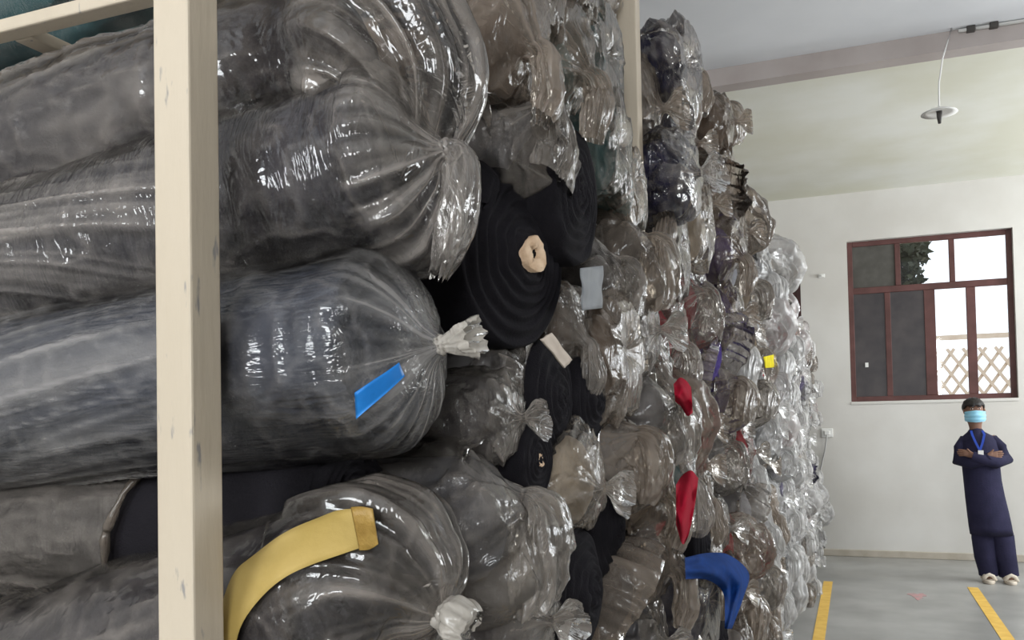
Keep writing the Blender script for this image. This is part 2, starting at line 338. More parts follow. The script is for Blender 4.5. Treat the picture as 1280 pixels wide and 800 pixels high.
for i in range(9000):
    a = rng.gauss(0, 1), rng.gauss(0, 1), rng.gauss(0, 1); l = math.sqrt(sum(q*q for q in a)); r = rng.random() ** .33
    c = Vector((a[0]/l*.95*r - .1, a[1]/l*.8*r, 3.75 + a[2]/l*1.15*r)); s = rng.uniform(.05, .10)
    e = Euler((rng.uniform(0, 6), rng.uniform(0, 6), 0)).to_matrix(); k = len(lv)
    for q in ((-.4*s, 0, 0), (0, -s, 0), (.4*s, 0, 0), (0, s, 0)): lv.append(c + e @ Vector(q))
    lf.append([k, k+1, k+2, k+3])
tag(link('foliage', mesh('foliage', lv, lf, False), M['leaf'], tr), kind='stuff')

# ------------------------------------------------------------------ rack timber
PS = .052
def post(name, x, y, h, label):
    b = BM().box(-PS/2, PS/2, -PS/2, PS/2, 0, h).bevel(.003, 2)
    o = b.out(name, M['cream']); o.location = (x, y, 0); return tag(o, label, 'post', 'cream rack posts')
p1 = onY(216, 400, .80)
FPX, FPY = float(p1[0]), .826
post('rack_post', FPX, FPY, 3.0, 'cream painted timber post standing before the large clear-wrapped rolls')
p2 = onX(786, 60, -.53)
P2Y = float(p2[1])
post('rack_post', -.53, P2Y, 3.3, 'slim cream timber post rising between the brown plastic bundles')
r0 = onY(0, 40, .95); r1 = onY(180, -2, .95)
rl = tag(empty('rack_rail', (float(r0[0]), .95, float(r0[2]))), 'cream timber rail with a cross piece above the top roll', 'rail')
BM().box(-.6, .62, -.016, .016, -.010, .010).bevel(.003).out('long_rail', M['cream'], rl)
BM().box(.01, .045, .016, 1.0, -.010, .010).bevel(.003).out('cross_piece', M['cream'], rl)

# ------------------------------------------------------------------ wrapped fabric rolls
def sweep(path, rad, nu, disp=None, squash=None, fixed=False):
    """rings carried along a path (start tangent +X, ring axes Y then Z); disp(th, s, i) -> radial factor grid"""
    P = np.asarray(path, float); n = len(P)
    T = np.gradient(P, axis=0); T /= np.linalg.norm(T, axis=1)[:, None] + 1e-9
    if fixed: T = np.tile(np.array([1., 0, 0]), (n, 1))
    A = np.zeros((n, 3)); B = np.zeros((n, 3)); a = np.array([0., 1, 0])
    for i in range(n):
        a = a - T[i] * a.dot(T[i]); a /= np.linalg.norm(a) + 1e-9; A[i] = a; B[i] = np.cross(T[i], a)
    S = np.concatenate([[0], np.cumsum(np.linalg.norm(np.diff(P, axis=0), axis=1))])
    th = np.linspace(0, 2 * math.pi, nu, endpoint=False)
    TH, SS = np.meshgrid(th, S); RAD = np.repeat(np.asarray(rad, float)[:, None], nu, 1)
    R = RAD if disp is None else disp(TH, SS, RAD)
    sq = np.ones(n) if squash is None else np.asarray(squash, float)
    V = P[:, None, :] + (R * np.cos(TH))[..., None] * A[:, None, :] + (R * np.sin(TH) * sq[:, None])[..., None] * B[:, None, :]
    idx = np.arange(n * nu).reshape(n, nu); nx = np.roll(idx, -1, 1)
    F_ = np.stack([idx[:-1], nx[:-1], nx[1:], idx[1:]], -1).reshape(-1, 4)
    return V.reshape(-1, 3), F_, TH, SS
def smoothpath(keys, n):
    """Catmull-Rom through rows of (x,y,z,...)"""
    K = np.asarray(keys, float); K = np.vstack([2 * K[0] - K[1], K, 2 * K[-1] - K[-2]]); m_ = len(K) - 3
    t = np.linspace(0, m_ - 1e-6, n); i = t.astype(int); u = (t - i)[:, None]
    a, b, c, e = K[i], K[i+1], K[i+2], K[i+3]
    return .5 * ((2*b) + (-a + c)*u + (2*a - 5*b + 4*c - e)*u**2 + (-a + 3*b - 3*c + e)*u**3)

def film_shape(R, L, end_keys, nbody=40, nend=60, nu=96, seed=1, pleat=.16, lump=.05, crink=.03, cfreq=9., crumple=0.0, wfreq=3.0, ringamp=0.0, ringspan=(-.6, -.05), longamp=0.0, twist=2.0, kp=3.2, bpow=1.0, warp=.0, lines=.8, cap=False, fixed=False):
    """end_keys: (x,y,z,r,pleat weight,squash) in units of R from the cloth end on; body in metres from -L"""
    xb = -.12 * R - (L - .12 * R) * np.linspace(1, 0, nbody, endpoint=False) ** bpow
    body = np.stack([xb, 0*xb, 0*xb, np.full(nbody, R), np.zeros(nbody), np.ones(nbody)], 1)
    ek = np.array(end_keys, float); ek[:, :4] *= R
    ek = np.vstack([[-.12 * R, 0, 0, R, .08, 1], ek])
    e = smoothpath(ek, nend); al = np.vstack([body, e]); al[:, 3] = np.maximum(al[:, 3], .035 * R); al[:, 5] = np.clip(al[:, 5], .12, 1.5)
    pw = np.clip(al[:, 4], 0, 2)
    hz = {}
    def disp(TH, SS, RAD):
        X = SS - L
        if warp: TH = TH + warp * (vnoise(np.stack([SS/R*1.6, np.cos(TH)*1.5, np.sin(TH)*1.5], -1), seed+41) - .5)
        c, s = np.cos(TH), np.sin(TH)
        pl = .65 * ridge(np.stack([c*kp, s*kp, SS/R*.5], -1), seed) ** 2 + .35 * ridge(np.stack([c*kp*2.1, s*kp*2.1, SS/R*.6], -1), seed+3) ** 2
        lm = vnoise(np.stack([c*1.3, s*1.3, SS/R*1.1], -1), seed+7) - .5
        rr_ = RAD / R
        ra_ = np.maximum(rr_, .6)
        cr = ridge(np.stack([SS/R*cfreq*.4, c*ra_*cfreq*.5, s*ra_*cfreq*.5], -1), seed+11)
        cr2 = ridge(np.stack([SS/R*cfreq*.9, c*ra_*cfreq*1.2, s*ra_*cfreq*1.2], -1), seed+13)
        PW = pw[:, None]
        out_ = RAD * (1 + pleat * (pl * 1.6 - .35) * PW + lump * 2 * lm) + R * crink * (cr - .5) * (rr_ ** .7) + R * crink * .45 * (cr2 - .5) * rr_
        h = np.clip(pl - .35, 0, 1) * np.clip(PW, 0, 1.2) * .8 + np.clip(cr - .78, 0, 1) * 1.0 + np.clip(cr2 - .85, 0, 1) * .6
        h = h + np.clip(.45 - rr_, 0, 1) * .8
        ln = ridge(np.stack([c*kp*1.7, s*kp*1.7, SS/R*.35], -1), seed+51) ** 9 + .8 * ridge(np.stack([c*kp*3.1, s*kp*3.1, SS/R*.4], -1), seed+53) ** 9
        ln = ln * np.clip(vnoise(np.stack([c*1.8, s*1.8, SS/R*.9], -1), seed+55) * 2.6 - .7, .08, 1)
        h = h + lines * ln * np.clip(PW * 1.3, 0, 1); out_ = out_ + R * .012 * rr_ * lines * ln * np.clip(PW * 1.3, 0, 1)
        if crumple:
            ra = np.maximum(rr_, .45)
            wv = np.stack([SS/R*wfreq*.75, c*ra*wfreq, s*ra*wfreq], -1)
            wv = wv + .5 * (vnoise(wv*.8, seed+31)[..., None] - .5)
            w1_ = worley(wv, seed+33); w2_ = worley(wv*2.3, seed+35)
            on = np.clip((X + 2.5*R) / (2*R), .25, 1)
            out_ = out_ + R * crumple * on * np.minimum(1, rr_*1.6) * ((w1_ - .36) + .45 * (w2_ - .42))
            h = h + np.clip(w1_ - .66, 0, 1) * 1.2 * on
        if ringamp:
            mk = np.clip((X - ringspan[0]) / .12, 0, 1) * np.clip((ringspan[1] - X) / .12, 0, 1)
            mk = mk * np.clip(vnoise(np.stack([X*5, c*1.4, s*1.4], -1), seed+17) * 2.4 - .7, 0, 1)
            rg = ridge(np.stack([X*34 + c*1.4, c*1.7 + X*3, s*1.7], -1), seed+19)
            out_ = out_ + R * ringamp * rg ** 2 * mk; h = h + .35 * rg ** 3 * mk
        if longamp:
            al_ = TH + X * twist * .5 + .5 * (vnoise(np.stack([X*3, c, s], -1), seed+43) - .5)
            c2, s2 = np.cos(al_), np.sin(al_)
            lg = ridge(np.stack([c2*4, s2*4, X*.7], -1), seed+23) ** 7
            lg2 = ridge(np.stack([c2*9, s2*9, X*1.1], -1), seed+29) ** 8
            mk = np.clip((-.10 - X) / .25, 0, 1) * np.clip(vnoise(np.stack([X*2.5, c*1.2, s*1.2], -1), seed+47) * 2.2 - .4, 0.1, 1)
            out_ = out_ + R * longamp * (lg + .5 * lg2) * mk; h = h + (.75 * lg + .6 * lg2) * mk
        if crumple: out_ = np.maximum(out_, RAD * np.clip(1.04 - .22 * PW, .78, .95))
        hz['h'] = np.clip(h, 0, 1)
        return out_
    V, F_, TH, SS = sweep(al[:, :3], al[:, 3], nu, disp, al[:, 5], fixed)
    h_ = hz['h'].ravel()
    if cap:
        n_ = len(V); V = np.vstack([V, V[-nu:].mean(0)]); h_ = np.append(h_, .5)
        F_ = F_.tolist() + [[n_ - nu + k, n_ - nu + (k + 1) % nu, n_] for k in range(nu)]
    return mesh('plastic_wrap', V, F_, True, {'haze': h_})
def fabric_shape(R, L, nu=56, seed=1, spiral=.012, cone=.0, lumps=.03, nb=14, ne=22, turns=9, dome=0.0):
    xb = np.linspace(-L, -.012, nb); r_ = np.full(nb, R)
    P = np.vstack([[[-L, 0, 0]], np.stack([xb, 0*xb, 0*xb], 1)]); rad = np.concatenate([[.001], r_])
    q = np.linspace(1, 0, ne); V, F_, TH, SS = sweep(P, rad, nu, lambda T_, S_, A_: A_ * (1 + lumps * (vnoise(np.stack([np.cos(T_)*1.4, np.sin(T_)*1.4, S_*4], -1), seed) - .5)))
    n0 = len(V); ring = V[-nu:]; rv = []
    th = np.linspace(0, 2*math.pi, nu, endpoint=False)
    for k, u in enumerate(q[1:], 1):
        sp_ = np.sin(2*math.pi*(u*turns) + th + 9*vnoise(np.stack([np.cos(th)*1.5, np.sin(th)*1.5, np.full(nu, u*4)], -1), seed+2))
        x = cone * (1-u) ** .8 + dome * (1 - u*u) + spiral * sp_ * min(1, u*6) + spiral * 1.2 * (vnoise(np.stack([np.cos(th)*2, np.sin(th)*2, np.full(nu, u*9.)], -1), seed+5) - .5)
        uu = max(u, .004)
        rv.append(np.stack([x, ring[:, 1] * uu, ring[:, 2] * uu], 1))
    V = np.vstack([V] + rv); idx = np.arange(n0 - nu, len(V)).reshape(-1, nu); nx = np.roll(idx, -1, 1)
    F2 = np.stack([idx[:-1], nx[:-1], nx[1:], idx[1:]], -1).reshape(-1, 4)
    return mesh('fabric', V, np.vstack([F_, F2]), True)
def tube_core(r=.024, l=.03, seed=1, hole=.5):
    nu = 26; th = np.linspace(0, 2*math.pi, nu, endpoint=False); V = []
    prof = [(-.05, 1), (l*.6, 1.0), (l, .96), (l*1.02, .75), (l*.8, hole), (-.02, hole*.9)]
    for x, q in prof:
        n = vnoise(np.stack([np.cos(th)*2.5, np.sin(th)*2.5, np.full(nu, x*40)], -1), seed) - .5
        V.append(np.stack([x + n*.012*(x > 0), r*(q + .22*n)*np.cos(th), r*(q + .22*n)*np.sin(th)], 1))
    idx = np.arange(nu*len(prof)).reshape(-1, nu); nx = np.roll(idx, -1, 1)
    return mesh('cardboard_tube', np.vstack(V), np.stack([idx[:-1], nx[:-1], nx[1:], idx[1:]], -1).reshape(-1, 4))
def knot_shape(R, seed=1, thick=.5):
    """a twisted band of film tied round the neck"""
    n = 40; t = np.linspace(0, 2*math.pi*1.9, n)
    P = np.stack([R*.35*np.sin(t*.55) , R*np.cos(t)*(1+.12*np.sin(3*t)), R*np.sin(t)], 1)
    b = BM(); b.tube([tuple(p) for p in P], [R*thick*(.8+.25*math.sin(i*1.7+seed)) for i in range(n)], 8)
    bmesh.ops.recalc_face_normals(b.b, faces=b.b.faces[:]); me = bpy.data.meshes.new('knot'); b.b.to_mesh(me); b.b.free()
    me.polygons.foreach_set('use_smooth', np.ones(len(me.polygons), dtype=bool))
    at = me.attributes.new('haze', 'FLOAT', 'POINT'); at.data.foreach_set('value', np.full(len(me.vertices), .8, dtype=np.float32))
    return me
def tail_shape(keys, nu=72, n=44, seed=1, pleat=.4, crink=.1, kp=3.0, ragged=.25, hz0=.35):
    """loose film beyond a knot. keys (x,y,z,r,squash) metres"""
    e = smoothpath(keys, n); e[:, 3] = np.maximum(e[:, 3], .003); e[:, 4] = np.clip(e[:, 4], .1, 1.4); Rm = e[:, 3].max(); hz = {}
    def disp(TH, SS, RAD):
        c, s = np.cos(TH), np.sin(TH)
        pl = ridge(np.stack([c*kp, s*kp, SS/Rm*.6], -1), seed); p2 = ridge(np.stack([c*kp*2, s*kp*2, SS/Rm], -1), seed+2)
        cr = ridge(np.stack([c*RAD/Rm*4, s*RAD/Rm*4, SS/Rm*4], -1), seed+5)
        hz['h'] = np.clip(hz0 + .6*np.clip(pl-.4, 0, 1) + .4*np.clip(p2-.6, 0, 1) + .6*np.clip(cr-.7, 0, 1), 0, 1)
        return RAD * (1 + pleat*(pl-.5) + pleat*.5*(p2-.5)) + Rm*crink*(cr-.5)
    V, F_, TH, SS = sweep(e[:, :3], e[:, 3], nu, disp, e[:, 4])
    # ragged free edge: last rings slide along the path
    T = e[-1, :3] - e[-4, :3]; T /= np.linalg.norm(T); g = V.reshape(n, nu, 3); th = np.linspace(0, 2*math.pi, nu, endpoint=False)
    rg = (vnoise(np.stack([np.cos(th)*4, np.sin(th)*4, 0*th], -1), seed+9) - .5) * ragged * Rm * 2
    for k in range(8): g[-1-k] += T[None, :] * (rg * (1 - k/8.))[:, None]
    return mesh('film_tail', g.reshape(-1, 3), F_, True, {'haze': hz['h'].ravel()})

def orient(o, left, right):
    """place a roll so that its cloth end is at right and its axis comes from left"""
    a, b = Vector([float(q) for q in left]), Vector([float(q) for q in right]); x = (b - a).normalized()
    y = Vector((0, 0, 1)).cross(x).normalized(); z = x.cross(y)
    o.matrix_world = Matrix(((x.x, y.x, z.x, b.x), (x.y, y.y, z.y, b.y), (x.z, y.z, z.z, b.z), (0, 0, 0, 1)))
def mat_of(o, mat):
    if len(o.data.materials) == 0: o.data.materials.append(mat)
    o.material_slots[0].link = 'OBJECT'; o.material_slots[0].material = mat

TUFT = lambda nx=.62, nz=0., ny=0.: [(.12,0,0,.965,.25,1), (.30,ny*.3,nz*.3,.80,.6,1), (.46,ny*.6,nz*.6,.52,1.0,1), (nx-.04,ny*.9,nz*.9,.22,1.0,1), (nx+.05,ny,nz,.085,.6,1)]
def hero(label, left, right, R, fab, fmat, ends, L=1.5, fk={}, ck={}, seed=1, extra=True):
    o = empty('fabric_roll'); orient(o, left, right); tag(o, label, 'fabric roll', 'large rolls before the stack')
    f_o = link('fabric', fabric_shape(R * .93, L, seed=seed, **ck), M['f_' + fab], o)
    w_o = link('plastic_wrap', film_shape(R, L, ends, seed=seed, **fk), M[fmat], o)
    return o, f_o, w_o
V3 = lambda p: np.array(p, float)
def knot_on(w_o, R, loc, r, fmat, tail=None, seed=1, **kw):
    k = link('knot', knot_shape(r, seed), M[fmat], w_o); k.location = [q * R for q in loc]
    if tail is not None:
        t = link('film_tail', tail_shape([(a*R, b*R, c*R, d_*R, e_) for a, b, c, d_, e_ in tail], seed=seed+40, **kw), M[fmat], w_o)
    return k
# --- the four big rolls next to the near post
HN = dict(nu=220, nbody=190, nend=110)
# lowest: ochre tape, tilted up to its tied end
R4 = .150
r4, f4, w4 = hero('dark grey roll in cloudy plastic with ochre paper tape across it', (-1.25, 1.03, 1.135), (-.655, 1.03, 1.305), R4, 'charcoal', 'film_slack',
     [(.10,0,.015,1.02,.4,1), (.36,0,.03,1.02,.6,1), (.64,0,-.02,.87,.9,1), (.82,0,-.12,.56,1.0,1), (.93,-.02,-.25,.25,1.0,1), (.98,-.03,-.30,.11,.6,1)], L=1.45, seed=31,
     fk=dict(pleat=.20, lump=.06, crink=.035, longamp=.035, ringamp=.03, ringspan=(-.45, -.0), kp=3.0, **HN))
knot_on(w4, R4, (.98, -.03, -.30), .016, 'film_cream', [(.96,-.03,-.30,.11,1), (1.05,-.03,-.32,.18,.9), (1.15,-.05,-.37,.22,.8), (1.22,-.05,-.44,.18,.8)], seed=5, crink=.05, pleat=.25, ragged=.12)
from mathutils.bvhtree import BVHTree
def drape(name, roll, film_o, top, bot, mat, parent, n=36, m_=9, off=.003, thick=.001):
    """a tape pressed on a film: its two edges given as picture points, dropped on to the film surface"""
    me = film_o.data; bv = BVHTree.FromPolygons([v.co.copy() for v in me.vertices], [tuple(p.vertices) for p in me.polygons])
    iv = roll.matrix_world.inverted(); org = iv @ Vector(CAM); rot = iv.to_3x3()
    T = smoothpath([(*q, 0.) for q in top], n); B = smoothpath([(*q, 0.) for q in bot], n); V = []
    for i in range(n):
        row = []
        for k in range(m_):
            q = T[i] * (1 - k/(m_-1)) + B[i] * (k/(m_-1)); d_ = (rot @ Vector(ray(q[0], q[1]))).normalized()
            h = bv.ray_cast(org, d_)[0]
            row.append(h - d_ * off if h is not None else None)
        V.append(row)
    good = [p for row in V for p in row if p is not None]
    V = [[p if p is not None else min(good, key=lambda g: 0) for p in row] for row in V]
    G = np.array([[tuple(p) for p in row] for row in V])
    for _ in range(4):                                   # let the tape bridge the small wrinkles
        H = G.copy(); H[1:-1] = .25*G[:-2] + .5*G[1:-1] + .25*G[2:]; G = H.copy(); H[:, 1:-1] = .25*G[:, :-2] + .5*G[:, 1:-1] + .25*G[:, 2:]; G = H
    up = np.array(org) - G; up /= np.linalg.norm(up, axis=-1)[..., None]
    G = G + up * .003; VV = np.concatenate([G.reshape(-1, 3), (G - up*thick).reshape(-1, 3)]); n1 = n*m_; f = []
    for i in range(n-1):
        for k in range(m_-1):
            a = i*m_+k; f += [[a, a+1, a+m_+1, a+m_], [n1+a, n1+a+m_, n1+a+m_+1, n1+a+1]]
    for i in range(n-1):
        for k in (0, m_-1): a = i*m_+k; f.append([a, a+m_, n1+a+m_, n1+a])
    for k in range(m_-1):
        for i in (0, n-1): a = i*m_+k; f.append([a, a+1, n1+a+1, n1+a])
    return link(name, mesh(name, VV, f), mat, parent)
drape('paper_tape', r4, w4, [(262, 830), (270, 783), (289, 719), (315, 696), (355, 665), (401, 646), (424, 637), (463, 635)],
      [(292, 830), (299, 785), (326, 747), (355, 722), (389, 706), (424, 694), (450, 685), (471, 680)], M['tape_yellow'], w4, off=.007)
drape('tape_fold', r4, w4, [(438, 634), (452, 633), (466, 636)], [(449, 688), (462, 687), (473, 680)], M['tape_fold'], w4, n=14, off=.010)
# middle: blue tape, white tuft
R3 = .139
r3, f3, w3 = hero('dark slate roll in clear plastic with blue tape and white tied tuft', (-1.25, 1.005, 1.60), (-.585, 1.017, 1.645), R3, 'slate', 'film_tight',
     TUFT(.60, 0.0), L=1.45, seed=12, fk=dict(pleat=.10, lump=.02, crink=.016, longamp=.03, twist=1.2, ringamp=.06, ringspan=(-.26, .02), kp=4.2, **HN))
knot_on(w3, R3, (.66, 0, 0), .010, 'film_cream', [(.64,0,0,.07,1), (.76,0,.01,.08,1), (.90,.0,.03,.17,.8), (1.02,0,.04,.23,.7)], seed=8, pleat=.5)
drape('blue_tape', r3, w3, [(443, 491), (462, 478), (482, 465), (499, 453)], [(445, 524), (466, 506), (487, 488), (506, 470)], M['tape_blue'], w3, n=20, m_=7)
# above it: gathers fanning into a knot, film skirt hanging below
R2 = .139
r2, f2, w2 = hero('dark grey roll in wrinkled clear plastic, gathers fanning into its knot', (-1.25, 1.03, 1.795), (-.572, 1.045, 1.893), R2, 'charcoal', 'film_clear',
     [(.10,0,0,.975,.6,1), (.28,0,.015,.83,.9,1), (.42,0,.03,.55,1.1,1), (.50,0,.045,.22,1.0,1), (.57,0,.05,.085,.6,1)], L=1.45, seed=21, fk=dict(lines=1.3, pleat=.15, lump=.03, crink=.02, longamp=.06, twist=-3.2, ringamp=.07, ringspan=(-.34, -.04), kp=3.6, **HN))
knot_on(w2, R2, (.575, 0, .05), .012, 'film_clear', [(.55,0,.05,.08,1), (.65,.02,.0,.13,1), (.66,.05,-.25,.26,.6), (.56,.06,-.58,.38,.42), (.40,.05,-.90,.34,.35), (.28,.04,-1.1,.22,.3)], seed=14, pleat=.3, hz0=.10, crink=.05)
# top: slack bag drooping to a low gather
R1 = .132
r1, f1, w1 = hero('grey roll in slack cloudy plastic drooping to a low gather, topmost', (-1.25, 1.06, 1.995), (-.665, 1.07, 2.06), R1, 'charcoal', 'film_slack',
     [(.14,0,-.02,1.02,.5,1), (.36,0,-.10,1.0,.8,1), (.62,0,-.30,.92,1.0,.95), (.82,0,-.62,.72,1.1,.9), (.80,0,-1.0,.45,1.2,.8), (.66,0,-1.28,.20,1.1,.9), (.55,-.02,-1.40,.09,.5,1)], L=1.45, seed=44,
     fk=dict(pleat=.22, lump=.08, crink=.04, longamp=.05, twist=1.2, ringamp=.05, ringspan=(-.4, .0), kp=3.4, **HN))
# black roll behind the post, its film torn open on the left
o5 = tag(empty('fabric_roll'), 'black roll wedged behind the near post, its hazy plastic torn open', 'fabric roll', 'large rolls before the stack')
orient(o5, (-1.25, 1.10, 1.40), (-.665, 1.09, 1.425))
link('fabric', fabric_shape(.105, 1.4, seed=9, lumps=.16), M['f_black'], o5)
wb = film_shape(.116, 1.4, [(.1,0,0,1.0,.2,1), (.2,0,0,1.02,.2,1)], nu=120, nbody=90, nend=8, seed=9, longamp=.08, crink=.05)
# keep only the left part of that film
bm_ = bmesh.new(); bm_.from_mesh(wb); pc, pn = Vector((-.345, 0, 0)), Vector((1, 0, -.45)).normalized()
cut = bmesh.ops.bisect_plane(bm_, geom=bm_.verts[:] + bm_.edges[:] + bm_.faces[:], plane_co=pc, plane_no=pn, clear_outer=True)
rim = sorted([v.co.copy() for v in cut['geom_cut'] if isinstance(v, bmesh.types.BMVert)], key=lambda c: math.atan2(c.z, c.y)); bm_.to_mesh(wb); bm_.free()
w5 = link('plastic_wrap', wb, M['film_fog'], o5)
hem = BM().tube(rim[::3] + [rim[0]], [.006 + .002*math.sin(i*1.3) for i in range(len(rim[::3])+1)], 8).out('film_hem', M['film_tan'], w5, True)

# ------------------------------------------------------------------ generic bundles: prototypes
LG = 1.25
def proto_film(kind, seed):
    r = random.Random(seed); j = lambda a: r.uniform(-a, a)
    if kind == 'tuft':
        a, b = j(.25), j(.25); k = TUFT(.55, b, a) + [(.72, a, b, .12, .6, 1), (.92, a, b-.04, .30, 1.2, .9), (1.08, a, b-.1, .36, 1.3, .8)]
    elif kind == 'skirt':
        a = j(.2); k = [(.12,0,0,1.0,.4,1), (.30,a*.4,.1,.80,.8,1), (.46,a*.8,.2,.45,1,1), (.55,a,.25,.16,.8,1), (.66,a,.22,.22,.8,1), (.78,a,.0,.42,1.1,.7), (.80,a+j(.1),-.45,.55,1.2,.5), (.72,a+j(.15),-.95,.52,1.3,.4)]
    elif kind == 'rope':
        a = j(.3); k = [(.12,0,0,.98,.5,1), (.32,a*.4,-.05,.78,.8,1), (.5,a*.8,-.1,.42,1,1), (.6,a,-.15,.17,.8,1), (.74,a,-.3,.18,.9,1), (.80,a+j(.1),-.6,.24,1,.8), (.80,a+j(.2),-1.0,.28,1.1,.7), (.74,a+j(.2),-1.35,.22,1.2,.6)]
    elif kind == 'sock':
        a = j(.2); k = [(.16,0,-.02,1.04,.6,1), (.42,a*.4,-.15,1.0,.9,1), (.66,a*.7,-.42,.80,1.1,.95), (.74,a,-.80,.50,1.2,.9), (.64,a,-1.08,.2,1.1,.9), (.56,a,-1.2,.10,.6,1)]
    elif kind == 'stuffed':
        a, b = j(.25), j(.25); k = [(.22,0,0,1.02,.4,1), (.44,a*.2,b*.2,.86,.9,1), (.56,a*.5,b*.5,.58,1.2,1), (.54,a,b,.30,1.2,1), (.44,a,b,.07,.8,1)]
    else:  # open
        k = [(.10,0,0,1.0,.4,1), (.20,j(.05),-.02,1.02,.6,1), (.30,j(.08),-.06,1.02,.8,1), (.36,j(.1),-.10,.97,.9,1)]
    return film_shape(.14, LG, k, nbody=30, bpow=2.2, nend=100, nu=150, seed=seed, pleat=.20, lump=.26, crink=.045, cfreq=9, kp=2.7, warp=1.1, crumple=.46 if kind == 'stuffed' else .33, wfreq=2.3 if kind == 'stuffed' else 2.5, lines=.2, cap=kind in ('stuffed', 'sock'), fixed=kind in ('stuffed', 'tuft'))
KINDS = ['tuft', 'skirt', 'rope', 'sock', 'stuffed', 'open']
PF = {k: [proto_film(k, 100 + 17 * i + n) for n in range(3)] for i, k in enumerate(KINDS)}
PFAB = [fabric_shape(.84 * .14, LG, nu=40, seed=200 + n, spiral=.003, cone=.01, dome=.034 + .012 * n / 3, lumps=.08, nb=8, ne=16, turns=6) for n in range(4)]
PBARE = [fabric_shape(.98 * .14, LG, nu=48, seed=220 + n, spiral=.005, cone=.012 + .02 * n, lumps=.12, nb=8, ne=26, turns=6) for n in range(3)]
PCORE = [tube_core(.024, .006, 300 + n) for n in range(3)]
FILMWORD = {'film_clear': 'clear plastic', 'film_fog': 'cloudy grey plastic', 'film_tan': 'dusty brownish plastic', 'film_white': 'milky white plastic'}
KINDWORD = {'tuft': 'tied in a tuft', 'skirt': 'with a hanging film skirt', 'rope': 'with a rope-like film tail', 'sock': 'drooping to a low gather', 'stuffed': 'tucked in at its end', 'open': 'left open at its end'}
rng = random.Random(77)
NROLL = [0]
def bundle(end, R, fab, fmat, kind, zone, yaw=0., tilt=0., var=None, label=None, wrap=True, core=False, mirror=None):
    """one stacked roll: end = middle of its cloth end face"""
    o = empty('fabric_roll'); o.location = [float(q) for q in end]
    s = -1 if (rng.random() < .5 if mirror is None else mirror) else 1
    o.rotation_euler = (rng.uniform(-.12, .12), tilt, yaw); 
    i = rng.randrange(3) if var is None else var
    f_o = link('fabric', PFAB[rng.randrange(4)] if wrap else PBARE[rng.randrange(3)], None, o); q = R / .14; f_o.scale = (q, q, q); mat_of(f_o, M['f_' + fab])
    if wrap:
        w_o = link('plastic_wrap', PF[kind][i], None, o); w_o.scale = (q, q * s, q * rng.uniform(.96, 1.04)); mat_of(w_o, M[fmat])
    if core or (kind == 'open' and rng.random() < .5):
        c_o = link('cardboard_tube', PCORE[rng.randrange(3)], None, o); c_o.scale = (q, q, q); mat_of(c_o, M['card']); c_o.location = (R * .05, 0, 0)
    if label is None:
        if wrap: label = '%s roll in %s %s, %s' % (fab, FILMWORD[fmat], KINDWORD[kind], zone)
        else: label = 'bare %s roll with its end uncovered, %s' % (fab, zone)
    tag(o, label, 'fabric roll', 'rolls: ' + label)
    NROLL[0] += 1
    return o

# --- the bare black roll with the torn cardboard core
ob = tag(empty('fabric_roll'), 'bare black roll with coiled layers and a torn cardboard core', 'fabric roll')
bc = onX(640, 322, -.54); RB = .155
orient(ob, bc + np.array([-math.cos(.24), math.sin(.24), -.01]), bc)
link('fabric', fabric_shape(RB, 1.2, nu=120, seed=61, spiral=.0032, cone=.045, lumps=.07, nb=30, ne=80, turns=7), M['f_black'], ob)
co = link('cardboard_tube', tube_core(.030, .004, 62, .30), M['card'], ob); co.location = (.046, 0, 0)
fl = tail_shape([(0,0,0,.012,1), (.02,.0,.005,.035,.5), (.035,-.005,-.012,.045,.35), (.03,-.012,-.05,.04,.3)], seed=71, pleat=.5)
o = link('loose_end', fl, M['f_black'], ob); o.location = (-.03, -.11, .125)

